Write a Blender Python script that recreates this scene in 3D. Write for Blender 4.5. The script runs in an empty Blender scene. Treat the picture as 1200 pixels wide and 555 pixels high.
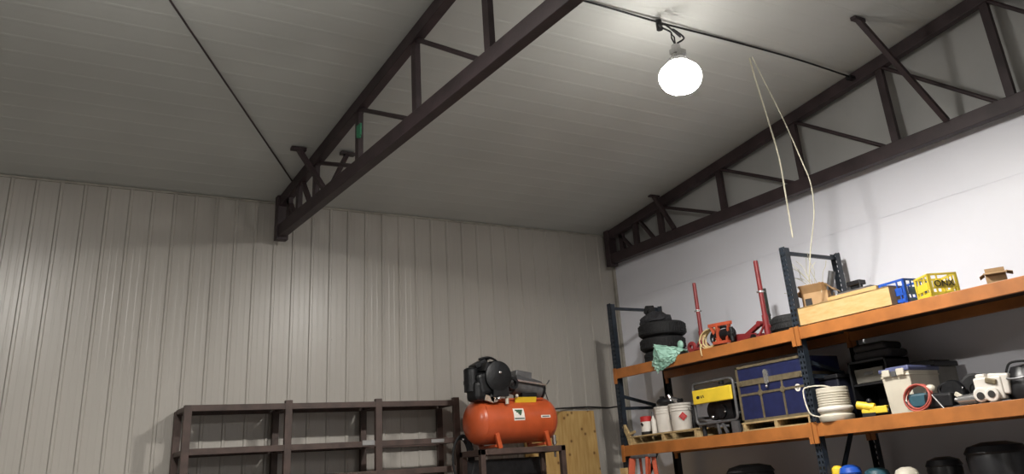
import bpy, bmesh, math, random
from mathutils import Vector, Matrix, Euler
random.seed(7)
PI = math.pi
S = bpy.context.scene
COL = S.collection

# ------------------------------------------------------------------ camera
H = 1.6                                    # eye height, the camera stands at (0, 0, H)
F, CX, CY = 1021.0, 625.0, 134.0           # focal length and principal point in pixels of 1200 x 555
a, p, r = .6012, .3973, -.0784             # heading, pitch, roll
fw = Vector((math.sin(a)*math.cos(p), math.cos(a)*math.cos(p), math.sin(p)))
rt = Vector((math.cos(a), -math.sin(a), 0)); up = rt.cross(fw)
R0 = math.cos(r)*rt + math.sin(r)*up
U0 = -math.sin(r)*rt + math.cos(r)*up
cam = bpy.data.cameras.new('camera'); co = bpy.data.objects.new('camera', cam); COL.objects.link(co)
M = Matrix((R0, U0, -fw)).transposed().to_4x4(); M.translation = Vector((0, 0, H)); co.matrix_world = M
cam.sensor_width = 36; cam.sensor_fit = 'HORIZONTAL'; cam.lens = F/1200*36
cam.shift_x = (600-CX)/1200; cam.shift_y = -(277.5-CY)/1200
cam.clip_start = .05; cam.clip_end = 200
S.camera = co
S.view_settings.view_transform = 'Standard'; S.view_settings.look = 'None'
S.view_settings.gamma = 1; S.view_settings.use_curve_mapping = False
S.view_settings.exposure = 2.0

def yat(px, X, z):                          # where a pixel column meets the line X, z (world)
    A = F*R0 - (px-CX)*fw
    return -(A.x*X + A.z*(z-H))/A.y
def zat(py, X, Y):
    A = -F*U0 - (py-CY)*fw
    return -(A.x*X + A.y*Y)/A.z + H
def ray(x, y): return R0*((x-CX)/F) - U0*((y-CY)/F) + fw
def onX(x, y, X): d = ray(x, y); return d*(X/d.x) + Vector((0, 0, H))
def onY(x, y, Y): d = ray(x, y); return d*(Y/d.y) + Vector((0, 0, H))

# ------------------------------------------------------------------ materials
def lin(c): return tuple((v/255/12.92) if v/255 <= .04045 else ((v/255+.055)/1.055)**2.4 for v in c)
def mat(name, rgb, rough=.6, metal=0, nscale=6, namt=.12, bump=0, bscale=40, coat=0, spec=.5, trans=0, alpha=1, rgb2=None, stretch=(1,1,1)):
    m = bpy.data.materials.new(name); m.use_nodes = True; nt = m.node_tree; b = nt.nodes['Principled BSDF']
    b.inputs['Roughness'].default_value = rough; b.inputs['Metallic'].default_value = metal
    b.inputs['Coat Weight'].default_value = coat; b.inputs['Specular IOR Level'].default_value = spec
    b.inputs['Transmission Weight'].default_value = trans; b.inputs['Alpha'].default_value = alpha
    tc = nt.nodes.new('ShaderNodeTexCoord'); mp = nt.nodes.new('ShaderNodeMapping'); mp.inputs['Scale'].default_value = stretch
    nt.links.new(tc.outputs['Object'], mp.inputs['Vector'])
    n = nt.nodes.new('ShaderNodeTexNoise'); n.inputs['Scale'].default_value = nscale; n.inputs['Detail'].default_value = 5
    nt.links.new(mp.outputs['Vector'], n.inputs['Vector'])
    mx = nt.nodes.new('ShaderNodeMix'); mx.data_type = 'RGBA'
    c = lin(rgb); d = lin(rgb2) if rgb2 else tuple(v*(1-3*namt) for v in c)
    cr = nt.nodes.new('ShaderNodeMapRange'); cr.inputs['From Min'].default_value = .35; cr.inputs['From Max'].default_value = .7
    nt.links.new(n.outputs['Fac'], cr.inputs['Value']); nt.links.new(cr.outputs['Result'], mx.inputs['Factor'])
    mx.inputs[6].default_value = (*c, 1); mx.inputs[7].default_value = (*[max(0, v) for v in d], 1)
    nt.links.new(mx.outputs[2], b.inputs['Base Color'])
    if bump:
        n2 = nt.nodes.new('ShaderNodeTexNoise'); n2.inputs['Scale'].default_value = bscale
        nt.links.new(mp.outputs['Vector'], n2.inputs['Vector'])
        bp = nt.nodes.new('ShaderNodeBump'); bp.inputs['Strength'].default_value = bump; bp.inputs['Distance'].default_value = .01
        nt.links.new(n2.outputs['Fac'], bp.inputs['Height']); nt.links.new(bp.outputs['Normal'], b.inputs['Normal'])
    return m
def emit(name, rgb, strength):
    m = bpy.data.materials.new(name); m.use_nodes = True; b = m.node_tree.nodes['Principled BSDF']
    b.inputs['Base Color'].default_value = (.9, .9, .9, 1)
    b.inputs['Emission Color'].default_value = (*lin(rgb), 1); b.inputs['Emission Strength'].default_value = strength
    return m
m_wall = mat('wall_metal', (177, 172, 165), .32, nscale=1.2, namt=.03, coat=0, stretch=(1, 1, .25))
m_ceil = mat('ceiling_metal', (193, 194, 190), .55, nscale=.8, namt=.04)
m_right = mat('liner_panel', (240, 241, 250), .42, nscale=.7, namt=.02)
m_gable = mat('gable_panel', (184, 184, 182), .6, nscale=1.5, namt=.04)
m_floor = mat('concrete', (126, 124, 121), .6, nscale=2, namt=.15, bump=.1)
m_trimw = mat('trim_metal', (175, 170, 160), .45)
m_steel = mat('painted_truss_steel', (62, 49, 52), .55, nscale=5, namt=.15, bump=.1)
m_rust = mat('brown_rack_steel', (80, 63, 57), .55, nscale=8, namt=.15, bump=.1)
m_orange = mat('orange_beam', (180, 112, 56), .45, nscale=5, namt=.1, bump=.05)
m_post = mat('dark_blue_post', (42, 50, 60), .45, nscale=15, namt=.15)
m_deck = mat('dark_shelf_board', (72, 56, 44), .8, nscale=7, namt=.2, bump=.2, stretch=(6, 1, 1))
m_black = mat('black_rubber', (32, 32, 34), .75, nscale=30, namt=.15, bump=.2)
m_blackp = mat('black_plastic', (28, 28, 31), .4, nscale=10, namt=.1)
m_iron = mat('black_iron', (30, 31, 34), .45, metal=.3, nscale=20, namt=.2, bump=.2)
m_grey = mat('grey_metal', (112, 112, 114), .4, metal=.4, nscale=15)
m_chrome = mat('bright_metal', (215, 215, 215), .22, metal=.9, nscale=15, namt=.05)
m_tank = mat('orange_tank', (196, 88, 48), .33, nscale=6, namt=.06, coat=.3)
m_yel = mat('yellow_plastic', (242, 208, 60), .45, namt=.05)
m_yelt = mat('yellow_crate_plastic', (240, 215, 70), .4, namt=.05, trans=.1)
m_blue = mat('blue_plastic', (38, 88, 190), .4, namt=.08)
m_navy = mat('navy_trunk_vinyl', (30, 37, 80), .5, nscale=12, namt=.1, bump=.1)
m_brass = mat('tarnished_brass', (128, 116, 92), .45, metal=.3, nscale=20)
m_white = mat('white_plastic', (222, 216, 208), .4, namt=.03)
m_cream = mat('cream_plastic', (206, 199, 183), .45, namt=.04)
m_red = mat('red_paint', (140, 48, 50), .4, nscale=12, namt=.1)
m_redl = mat('red_label', (190, 45, 45), .5, namt=.04)
m_green = mat('green_translucent', (172, 212, 196), .35, namt=.1, rgb2=(140, 184, 166))
m_greyg = mat('grey_green_paint', (105, 118, 108), .5)
m_wood = mat('pale_timber', (200, 172, 122), .7, nscale=9, namt=.1, stretch=(5, 1, 5), rgb2=(196, 156, 98))
m_pallet = mat('pallet_wood', (190, 164, 118), .8, nscale=8, namt=.15, stretch=(5, 1, 5))
m_card = mat('cardboard', (182, 148, 108), .8, nscale=8, namt=.06)
m_hose = mat('yellow_hose', (214, 190, 140), .5, namt=.06)
m_string = mat('pale_string', (214, 210, 188), .8)
m_terra = mat('red_hose', (178, 84, 72), .5)
m_teal = mat('teal_plastic', (48, 88, 102), .45, nscale=10)
m_lidb = mat('blue_grey_lid', (96, 102, 140), .4)
m_smoke = mat('smoky_plastic', (120, 116, 108), .35, trans=.3)
m_lad = mat('orange_fibreglass', (190, 84, 54), .5)
m_label = mat('dark_ink', (40, 36, 34), .6)
m_greenink = mat('green_ink', (60, 100, 70), .6)
m_paper = mat('white_paper', (236, 230, 222), .6, namt=.03)
m_lamp = emit('lit_lamp_glass', (255, 251, 244), 9)
m_lens = emit('lit_lamp_lens', (255, 251, 244), 430)
m_ylab = mat('yellow_label', (236, 196, 50), .5, namt=.04)

def ply_mat():
    m = mat('plywood', (206, 170, 108), .75, nscale=3, namt=.05, stretch=(8, 1, 1.2), rgb2=(186, 146, 84))
    nt = m.node_tree; b = nt.nodes['Principled BSDF']
    tc = nt.nodes.new('ShaderNodeTexCoord'); v = nt.nodes.new('ShaderNodeTexVoronoi'); v.inputs['Scale'].default_value = 4.6; v.voronoi_dimensions = '2D'
    mq = nt.nodes.new('ShaderNodeMapping'); mq.inputs['Rotation'].default_value = (-PI/2, 0, 0)
    nt.links.new(tc.outputs['Object'], mq.inputs['Vector']); nt.links.new(mq.outputs['Vector'], v.inputs['Vector'])
    mr = nt.nodes.new('ShaderNodeMapRange'); mr.inputs['From Min'].default_value = .02; mr.inputs['From Max'].default_value = .12
    nt.links.new(v.outputs['Distance'], mr.inputs['Value'])
    mx = nt.nodes.new('ShaderNodeMix'); mx.data_type = 'RGBA'; mx.inputs[6].default_value = (*lin((110, 72, 36)), 1)
    src = b.inputs['Base Color'].links[0].from_socket
    nt.links.new(src, mx.inputs[7]); nt.links.new(mr.outputs['Result'], mx.inputs['Factor']); nt.links.new(mx.outputs[2], b.inputs['Base Color'])
    return m
m_ply = ply_mat()

# ------------------------------------------------------------------ mesh builder
def V(*q): return Vector(q)
class MB:
    def __init__(s): s.bm = bmesh.new()
    def box(s, c, d, rot=(0, 0, 0), top=1.0):
        m = Matrix.Translation(Vector(c)) @ Euler(rot).to_matrix().to_4x4() @ Matrix.Diagonal((*d, 1))
        g = bmesh.ops.create_cube(s.bm, size=1, matrix=Matrix())['verts']
        for v in g:
            if v.co.z > 0 and top != 1: v.co.x *= top; v.co.y *= top
            v.co = m @ v.co
        return s
    def beam(s, p0, p1, w, h, upv=(0, 0, 1)):
        p0, p1 = Vector(p0), Vector(p1); d = (p1-p0); L = d.length; d.normalize()
        x = d.cross(Vector(upv))
        if x.length < 1e-4: x = d.cross(Vector((1, 0, 0)))
        x.normalize(); z = x.cross(d)
        m = Matrix((x, d, z)).transposed().to_4x4(); m.translation = (p0+p1)/2
        g = bmesh.ops.create_cube(s.bm, size=1, matrix=m @ Matrix.Diagonal((w, L, h, 1)))
        return s
    def cyl(s, p0, p1, r0, r1=None, n=20, cap=True):
        p0, p1 = Vector(p0), Vector(p1); d = p1-p0; q = d.to_track_quat('Z', 'Y').to_matrix().to_4x4(); q.translation = (p0+p1)/2
        bmesh.ops.create_cone(s.bm, cap_ends=cap, segments=n, radius1=r0, radius2=r0 if r1 is None else r1, depth=d.length, matrix=q)
        return s
    def ball(s, c, rr, n=16):
        if isinstance(rr, (int, float)): rr = (rr, rr, rr)
        bmesh.ops.create_uvsphere(s.bm, u_segments=n, v_segments=max(6, n//2), radius=1, matrix=Matrix.Translation(Vector(c)) @ Matrix.Diagonal((*rr, 1)))
        return s
    def lathe(s, prof, c=(0, 0, 0), rot=(0, 0, 0), n=32):
        m = Matrix.Translation(Vector(c)) @ Euler(rot).to_matrix().to_4x4(); rings = []
        for (rad, z) in prof:
            if rad < 1e-5: rings.append([s.bm.verts.new(m @ V(0, 0, z))])
            else: rings.append([s.bm.verts.new(m @ V(rad*math.cos(2*PI*k/n), rad*math.sin(2*PI*k/n), z)) for k in range(n)])
        for A, B in zip(rings, rings[1:]):
            for k in range(n):
                k2 = (k+1) % n
                if len(A) == 1 and len(B) == 1: continue
                if len(A) == 1: s.bm.faces.new((A[0], B[k], B[k2]))
                elif len(B) == 1: s.bm.faces.new((A[k], B[0], A[k2]))
                else: s.bm.faces.new((A[k], B[k], B[k2], A[k2]))
        return s
    def tube(s, pts, rad, n=8, closed=False):
        pts = [Vector(q) for q in pts]; rings = []; N = len(pts); ref = None
        for i, q in enumerate(pts):
            d = (pts[(i+1) % N]-pts[i-1]) if closed else (pts[min(i+1, N-1)]-pts[max(i-1, 0)])
            d.normalize()
            if ref is None: ref = d.orthogonal()
            x = (ref - d*ref.dot(d)); x = x.normalized() if x.length > 1e-5 else d.orthogonal().normalized()
            ref = x; y = d.cross(x)
            rings.append([s.bm.verts.new(q + x*rad*math.cos(2*PI*k/n) + y*rad*math.sin(2*PI*k/n)) for k in range(n)])
        for i in range(N if closed else N-1):
            A, B = rings[i], rings[(i+1) % N]
            for k in range(n): s.bm.faces.new((A[k], A[(k+1) % n], B[(k+1) % n], B[k]))
        if not closed: s.bm.faces.new(list(reversed(rings[0]))); s.bm.faces.new(rings[-1])
        return s
    def prism(s, poly, ax, d0, d1):          # poly of 2-D points in the plane across axis ax ('x','y','z')
        def P(u, v, w): return {'x': V(w, u, v), 'y': V(u, w, v), 'z': V(u, v, w)}[ax]
        A = [s.bm.verts.new(P(u, v, d0)) for u, v in poly]; B = [s.bm.verts.new(P(u, v, d1)) for u, v in poly]
        n = len(poly)
        s.bm.faces.new(A); s.bm.faces.new(list(reversed(B)))
        for k in range(n): s.bm.faces.new((A[k], B[k], B[(k+1) % n], A[(k+1) % n]))
        return s
    def build(s, name, m, parent=None, smooth=False, bevel=0, seg=2):
        bmesh.ops.recalc_face_normals(s.bm, faces=s.bm.faces)
        me = bpy.data.meshes.new(name); s.bm.to_mesh(me); s.bm.free(); me.materials.append(m)
        o = bpy.data.objects.new(name, me); COL.objects.link(o)
        if parent: o.parent = parent
        if smooth:
            for f_ in me.polygons: f_.use_smooth = True
            me.set_sharp_from_angle(angle=math.radians(38))
        if bevel:
            b = o.modifiers.new('bevel', 'BEVEL'); b.width = bevel; b.segments = seg; b.limit_method = 'ANGLE'
        return o
def curve(pts, n=6):                          # Catmull-Rom through the points
    pts = [Vector(q) for q in pts]; out = []
    for i in range(len(pts)-1):
        p0, p1, p2, p3 = pts[max(i-1, 0)], pts[i], pts[i+1], pts[min(i+2, len(pts)-1)]
        for k in range(n):
            t = k/n
            out.append(.5*((2*p1) + (p2-p0)*t + (2*p0-5*p1+4*p2-p3)*t*t + (3*p1-p0-3*p2+p3)*t**3))
    return out + [pts[-1]]
def thing(name, label, cat, loc=(0, 0, 0), rz=0, group=None):
    o = bpy.data.objects.new(name, None); COL.objects.link(o); o.empty_display_size = .05
    o.location = loc; o.rotation_euler = (0, 0, rz); o['label'] = label; o['category'] = cat
    if group: o['group'] = group
    return o
def tag(o, label, cat, group=None):
    o['label'] = label; o['category'] = cat
    if group: o['group'] = group
    return o
def put(o, loc, rot=(0, 0, 0)): o.location = loc; o.rotation_euler = rot; return o
def struct(o): o['kind'] = 'structure'; return o
def dup(root, loc, rz=0, label=None):
    c = root.copy(); COL.objects.link(c); c.location = loc; c.rotation_euler = (0, 0, rz)
    if label: c['label'] = label
    for ch in list(root.children):
        d = ch.copy(); COL.objects.link(d); d.parent = c
        for g in list(ch.children):
            e = g.copy(); COL.objects.link(e); e.parent = d
    return c

# ------------------------------------------------------------------ the room
XR, XL, YB, YF = 8.08, -9.0, 10.0, -10.0
def zc(y): return 4.90 + .125*(YB-abs(y) if abs(y) <= YB else 0)       # ceiling height, ridge over y = 0
PITCH = .2286
def ribs(lo, hi, phase):
    pr = [(lo, 0)]; x = phase - PITCH*math.floor((phase-lo)/PITCH)
    while x < hi-.03:
        if x > lo+.03:
            pr += [(x-.022, 0), (x-.012, 1), (x+.012, 1), (x+.022, 0), (x+.075, 0), (x+.081, .07), (x+.095, .07), (x+.101, 0), (x+.145, 0), (x+.151, .07), (x+.165, .07), (x+.171, 0)]
        x += PITCH
    pr = [q for q in pr if q[0] < hi]; pr.append((hi, 0)); return pr
def wall_ribbed(name, y, sgn, phase, zt):
    bm = bmesh.new(); pr = ribs(XL, XR, phase); rows = []
    for (x, h) in pr: rows.append((bm.verts.new((x, y-sgn*h*.013, 0)), bm.verts.new((x, y-sgn*h*.013, zt))))
    for A, B in zip(rows, rows[1:]): bm.faces.new((A[0], B[0], B[1], A[1]))
    # outer skin gives the wall its thickness
    o = [bm.verts.new(q) for q in ((XL, y+sgn*.15, 0), (XR, y+sgn*.15, 0), (XR, y+sgn*.15, zt), (XL, y+sgn*.15, zt))]; bm.faces.new(o)
    for z in (.3, 1.3, 2.3, 3.3, 4.3):       # screw rows at the girts
        for x, h in pr:
            if h == 1:
                bmesh.ops.create_cone(bm, cap_ends=True, segments=6, radius1=.006, radius2=.006, depth=.008,
                    matrix=Matrix.Translation((x+.021, y-sgn*.002, z)) @ Matrix.Rotation(PI/2, 4, 'X'))
    mb = MB(); mb.bm.free(); mb.bm = bm
    return struct(mb.build(name, m_wall))
wall_ribbed('wall_back', YB, 1, 3.2576, 4.90)
wall_ribbed('wall_front', YF, -1, 3.2576, 4.90)
# ceiling: ribbed sheets, ribs running along x, two slopes meeting at the ridge
bm = bmesh.new()
for sg in (1, -1):
    prev = None
    for (y, h) in ribs(0, YB, .1):
        z = zc(y) - h*.002
        cur = (bm.verts.new((XL, sg*y, z)), bm.verts.new((XR, sg*y, z)))
        if prev: bm.faces.new((prev[0], prev[1], cur[1], cur[0]))
        prev = cur
q = [(XL, -YB, 5.05), (XL, 0, 6.3), (XL, YB, 5.05), (XR, YB, 5.05), (XR, 0, 6.3), (XR, -YB, 5.05)]
q = [bm.verts.new(v) for v in q]; bm.faces.new((q[0], q[1], q[4], q[5])); bm.faces.new((q[1], q[2], q[3], q[4]))
mb = MB(); mb.bm.free(); mb.bm = bm; struct(mb.build('ceiling', m_ceil))
# gable walls: glossy liner below, dull panel above the truss line, greyed for the weaker light there
ZL = 4.46
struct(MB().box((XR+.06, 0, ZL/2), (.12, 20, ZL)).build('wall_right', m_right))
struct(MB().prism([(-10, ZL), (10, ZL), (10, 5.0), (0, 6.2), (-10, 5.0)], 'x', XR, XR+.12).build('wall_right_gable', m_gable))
struct(MB().prism([(-10, 0), (10, 0), (10, 5.0), (0, 6.2), (-10, 5.0)], 'x', XL-.12, XL).build('wall_left', m_wall))
struct(MB().box(((XL+XR)/2, 0, -.05), (XR-XL, 20, .1)).build('floor', m_floor))
struct(MB().box(((XL+XR)/2, YB-.012, 4.885), (XR-XL, .024, .02)).build('trim_1', m_trimw))
struct(MB().box((XR-.02, YB-.02, 2.44), (.04, .04, 4.88)).build('trim_2', m_trimw))
sm = MB()                                      # horizontal lap in the right-hand liner
sm.box((XR-.004, 0, 3.9), (.003, 19.9, .008))
struct(sm.build('trim_3', m_right))

# ------------------------------------------------------------------ roof trusses
def truss(x, label, braces):
    t = thing('roof_truss', label, 'roof truss', (x, 0, 0), 0, None)
    zb0, zb1 = 4.425, 4.565
    MB().box((0, 0, (zb0+zb1)/2), (.10, 19.72, zb1-zb0)).build('bottom_chord', m_steel, t, bevel=.006)
    tc = MB()
    for sg in (1, -1):
        tc.beam((0, sg*9.84, 4.90+.02-.075), (0, 0, 6.15-.075), .09, .13, (0, 0, 1))
    tc.build('top_chord', m_steel, t, bevel=.006)
    for sg in (1, -1): MB().box((0, sg*9.83, 4.655), (.14, .10, .53)).build('end_plate', m_steel, t, bevel=.004)
    def ztop(y): return 4.90 + .125*(10-abs(y)) - .13
    ys = [9.55, 9.226, 8.68, 7.48, 6.20, 4.95, 3.70, 2.45, 1.2]
    for sg in (1, -1):
        for y in ys:
            MB().box((0, sg*y, (zb1+ztop(y))/2), (.05, .085, ztop(y)-zb1+.04)).build('upright_web', m_steel, t)
        for (ya, yb_, w) in ((9.60, 9.36, .05), (9.12, 8.86, .05)):
            MB().beam((0, sg*ya, ztop(ya)), (0, sg*yb_, zb1), .04, w, (1, 0, 0)).build('diagonal_web', m_steel, t)
        for ya, yb_ in zip(ys[2:], ys[3:]+[0]):
            MB().cyl((0, sg*(ya-.04), ztop(ya)+.01), (0, sg*(yb_+.14), zb1), .022, n=10).build('diagonal_web', m_steel, t, smooth=True)
    MB().box((0, 0, 5.2), (.05, .085, 1.5)).build('upright_web', m_steel, t)
    for (b0, b1) in braces:
        b0 = V(b0[0]-x, b0[1], b0[2]); b1 = V(b1[0]-x, b1[1], b1[2])
        k = MB().beam(b0, b1, .045, .055, (0, 1, 0)).build('fly_brace', m_steel, t)
        MB().box(b1+V(.0, 0, .0), (.16, .06, .035)).build('brace_foot', m_steel, k)
    return t
truss(7.93, 'long brown steel roof truss beside the white right wall, with a long slanting brace', [((7.88, 4.338, 4.56), (7.05, 4.486, 5.565)), ((7.88, 8.38, 4.56), (7.776, 8.586, 5.07))])
truss(3.05, 'brown steel roof truss crossing the middle of the ceiling, with a V of short braces', [((3.02, 8.354, 4.56), (2.814, 8.586, 5.05)), ((3.08, 8.354, 4.56), (3.342, 8.533, 5.05))])
# green tag on the truss web
tag(MB().box((2.995, 7.35, 4.83), (.012, .10, .12)).box((3.0, 7.35, 4.77), (.02, .03, .03)).build('marker_tag', mat('green_tag', (60, 150, 110), .5)), 'small green tag stuck on an upright of the middle roof truss', 'tag')

# ceiling cables
tag(MB().tube([(-1.75, 2.27, zc(2.27)-.03), (1.07, 6.505, zc(6.5)-.035), (3.0, 9.35, zc(9.35)-.02)], .009).build('tie_rod', m_steel), 'thin dark diagonal tie rod under the ceiling, running to the middle truss', 'rod')
cz = 5.42
tag(MB().tube(curve([(-1.6, 5.235, cz+.03), (3.0, 5.235, cz+.035), (4.4, 5.245, cz+.045), (5.1, 5.24, cz+.03), (6.0, 5.25, cz+.05), (7.0, 5.24, cz+.04), (7.86, 5.242, cz+.0)]), .010)
    .box((7.84, 5.242, cz-.01), (.09, .06, .04)).tube([(5.09, 5.24, cz+.05), (5.09, 5.24, cz-.05)], .03).build('power_cable', m_iron), 'dark power cable strung straight across under the ceiling to the lit lamp', 'cable')

# ------------------------------------------------------------------ high-bay lamps
def lamp(loc, label):
    t = thing('high_bay_lamp', label, 'lamp', loc, 0, None)
    MB().lathe([(.118, -.135), (.148, -.115), (.172, -.08), (.187, -.04), (.190, -.01), (.184, .025), (.166, .06), (.134, .09), (.09, .115), (.05, .125)], n=40).build('glare_globe', m_lamp, t, smooth=True)  # globe enlarged so its shape takes in the glare around the bulb
    MB().lathe([(0, -.143), (.06, -.142), (.118, -.136), (.118, -.128), (0, -.128)], n=36).build('bottom_lens', m_lens, t)
    MB().lathe([(.03, .115), (.10, .120), (.104, .145), (.07, .18), (.03, .195)], n=36).build('reflector', m_chrome, t, smooth=True)
    MB().cyl((0, 0, .18), (0, 0, .30), .05, .04).box((.015, 0, .235), (.13, .08, .05)).build('ballast_housing', m_chrome, t, smooth=True)
    MB().tube([V(.0, 0, .30), V(-.015, .02, .38), V(0, .03, .43), V(.02, .02, .40), V(.01, .01, .32)], .007).build('hanging_hook', m_iron, t)
    return t
LX, LY, LZ = 5.05, 5.03, 4.80
lamp((LX, LY, LZ), 'lit round high-bay lamp hanging from the ceiling cable above the right bay')
tag(MB().tube(curve([(LX, LY+.03, LZ+.42), (LX+.03, LY+.07, LZ+.48), (LX-.03, LY+.11, LZ+.53), (5.08, 5.23, cz)]), .009)
    .tube(curve([(LX+.03, LY, LZ+.33), (LX+.14, LY+.02, LZ+.42), (LX+.05, LY+.05, LZ+.50), (LX+.16, LY+.08, LZ+.46), (LX+.02, LY+.1, LZ+.56), (5.09, 5.23, cz)]), .009)
    .build('lamp_cord', m_iron), 'tangled dark cord holding the lit lamp under the cable', 'cord')
lamp((.6, 5.03, 4.85), 'lit high-bay lamp of the left bay nearer the back wall')
lamp((5.05, -5.0, 4.80), 'unseen high-bay lamp added for fill light, right bay towards the front wall')  # added as fill, out of view behind the camera
lamp((.6, -5.0, 4.80), 'unseen high-bay lamp added for fill light, left bay towards the front wall')  # second unseen lamp, also added for fill

# strings hanging from the cable to the upright of the orange rack
def hang(pts):
    out = []
    for (x, y, t) in pts:                     # t: how far from the cable (0) to the rack (1)
        X = 6.46 + t*.62; out.append(onX(x, y, X))
    return curve(out, 6)
tag(MB().tube(hang([(858, 0, -.05), (873, 50, 0), (886, 95, .2), (900, 140, .4), (913, 185, .6), (921, 230, .8), (929, 278, 1)]), .0085, 6).build('hanging_string', m_string), 'pale string hanging from the ceiling cable, the shorter left one', 'string')
tag(MB().tube(hang([(874, 52, 0), (893, 90, .2), (918, 140, .4), (938, 185, .6), (950, 215, .75), (954, 250, .9), (950, 290, 1), (948, 330, 1.05)]), .006, 6).build('hanging_string', m_string), 'pale string curving down to the rack top, the longer right one', 'string')

# ------------------------------------------------------------------ orange pallet rack along the right wall
XF, XB = 7.10, 7.90
YU = (8.93, 5.97, 3.01)
LEV = ((2.70, 2.815), (1.795, 1.916), (.90, 1.02))
rk = thing('pallet_rack', 'tall dark blue pallet rack with orange beams along the right wall', 'pallet rack', (0, 0, 0))
def post(x, y, front):
    m = MB(); zt = 3.63; w = .076; d = .07; s = -1 if front else 1
    m.box((x, y-w/2+.003, zt/2), (d, .006, zt)).box((x, y+w/2-.003, zt/2), (d, .006, zt))
    xf = x + s*(d/2-.003)
    for yy, ww in ((-.033, .010), (0, .022), (.033, .010)): m.box((xf, y+yy, zt/2), (.005, ww, zt))
    z = .02
    while z < zt:
        m.box((xf, y, z), (.0045, .07, .026)); z += .0508
    m.box((x, y, .004), (.12, .12, .008))
    return m.build('upright_post', m_post, rk)
for y in YU:
    post(XF, y, True); post(XB, y, False)
    for z in (3.58, 2.35, 1.1): MB().beam((XF, y, z), (XB, y, z), .03, .035).build('cross_brace', m_post, rk)
    for (za, zb) in ((1.1, 2.3), ): MB().beam((XF, y, za), (XB, y, zb), .03, .035).build('cross_brace', m_post, rk)
    MB().beam((XF, y, 2.5), (XF+.55, y+.0, 2.38), .03, .035).build('cross_brace', m_post, rk)
for y1, y0 in zip(YU, YU[1:]):
    for (z0, z1) in LEV:
        for x in (XF-.045, XB-.03):
            b = MB().box((x, (y0+y1)/2, (z0+z1)/2), (.045, y1-y0-.02, z1-z0)).build('load_beam', m_orange, rk, bevel=.004)
            for yy, sg in ((y1, -1), (y0, 1)):
                MB().box((x-.026 if x < 7.5 else x, yy+sg*.03, (z0+z1)/2-.025), (.012, .05, z1-z0+.07)).build('beam_connector', m_orange, b)
        MB().box(((XF-.02+XR-.01)/2, (y0+y1)/2, z1-.013), (XR-.01-XF+.02, y1-y0-.10, .02)).build('shelf_deck', m_deck, rk)
A1, A2, A3 = 2.8135, 1.9145, 1.0185            # deck tops
XG = XF-.03

def at(px, X, z): return (X, yat(px, X, z), z)
def tyre_mb(R=.32, w=.19, hole=.19):
    m = MB(); h = w/2
    m.lathe([(hole, -h*.75), (hole+.03, -h), (R*.88, -h*.98), (R*.97, -h*.78), (R, -h*.4), (R, h*.4), (R*.97, h*.78), (R*.88, h*.98), (hole+.03, h), (hole, h*.75), (hole-.01, h*.6), (hole+.02, 0), (hole-.01, -h*.6), (hole, -h*.75)], n=48)
    for k in range(48):
        an = 2*PI*k/48
        for zz in (-h*.35, h*.35): m.box((math.cos(an)*R, math.sin(an)*R, zz), (.012, .025, h*.5), (0, 0, an))
    return m
def tyre(loc, rot, label, R=.32, w=.19, group=None):
    t = thing('tyre', label, 'tyre', loc, 0, group); t.rotation_euler = rot
    tyre_mb(R, w, R*.6).build('tread', m_black, t, smooth=True)
    MB().lathe([(R*.62, w*.4), (R*.78, w*.49), (R*.8, w*.5), (R*.8, w*.485), (R*.64, w*.38)], n=40).build('sidewall_ring', m_blackp, t, smooth=True)
    return t
tx = 7.50; ty = yat(777, tx, 3.1)
tyre((tx+.02, ty, A1+.083), (0, 0, 0), 'black tyre on the top shelf, lowest of the stack of three', .265, .16)
tyre((tx, ty+.01, A1+.246), (0, 0, 1), 'black tyre on the top shelf, middle one of the stack of three', .28, .16)
tyre((tx-.01, ty-.02, A1+.416), (0, 0, 2), 'black tyre on the top shelf, uppermost of the stack of three', .295, .17)
# crumpled bag
def blob(prof, c, jitter, seed, n=22):
    random.seed(seed); m = MB(); m.lathe(prof, n=n)
    for v in m.bm.verts:
        an = math.atan2(v.co.y, v.co.x)
        k = 1 + jitter*(math.sin(3*an+seed)*.5 + math.sin(7*an+v.co.z*20)*.35 + random.uniform(-.3, .3))
        v.co.x *= k; v.co.y *= k; v.co.z += jitter*.12*random.uniform(-1, 1)
        v.co += Vector(c)
    return m
t = thing('crumpled_bag', 'crumpled dark bag lying on top of the tyre stack', 'bag', (tx-.03, ty+.07, A1+.505))
blob([(0, 0), (.19, 0), (.205, .04), (.185, .08), (.14, .115), (.09, .14), (.04, .15), (0, .15)], (0, 0, 0), .16, 3).build('bag_body', mat('dark_cloth', (52, 52, 56), .8, nscale=12, bump=.6, bscale=9), t)
blob([(0, 0), (.05, .0), (.07, .04), (.05, .07), (0, .075)], (-.02, .06, .14), .3, 5, 14).build('bag_neck', m_black, t)
# green tote tipped over the beam
t = thing('crumpled_tarp', 'crumpled pale green plastic sheet hanging over the beam in front of the tyres', 'plastic sheet', (XF-.05, yat(785, XF, A1), A1))
tm = MB()
def quadgrid(P, nu=8, nv=8, jit=.012, seed=1):
    random.seed(seed)
    a_, b_, c_, d_ = [Vector(q) for q in P]; g = []
    for i in range(nu+1):
        row = []
        for j in range(nv+1):
            u, v = i/nu, j/nv
            q = (a_*(1-u)*(1-v)+b_*u*(1-v)+c_*u*v+d_*(1-u)*v) + V(random.uniform(-jit, jit), random.uniform(-jit, jit)*.6, random.uniform(-jit, jit))
            row.append(tm.bm.verts.new(q))
        g.append(row)
    for i in range(nu):
        for j in range(nv): tm.bm.faces.new((g[i][j], g[i+1][j], g[i+1][j+1], g[i][j+1]))
quadgrid([(-.06, .12, .17), (.02, -.30, .06), (-.02, -.22, -.0), (-.12, -.02, -.01)], seed=1)      # bright top flap
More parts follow.
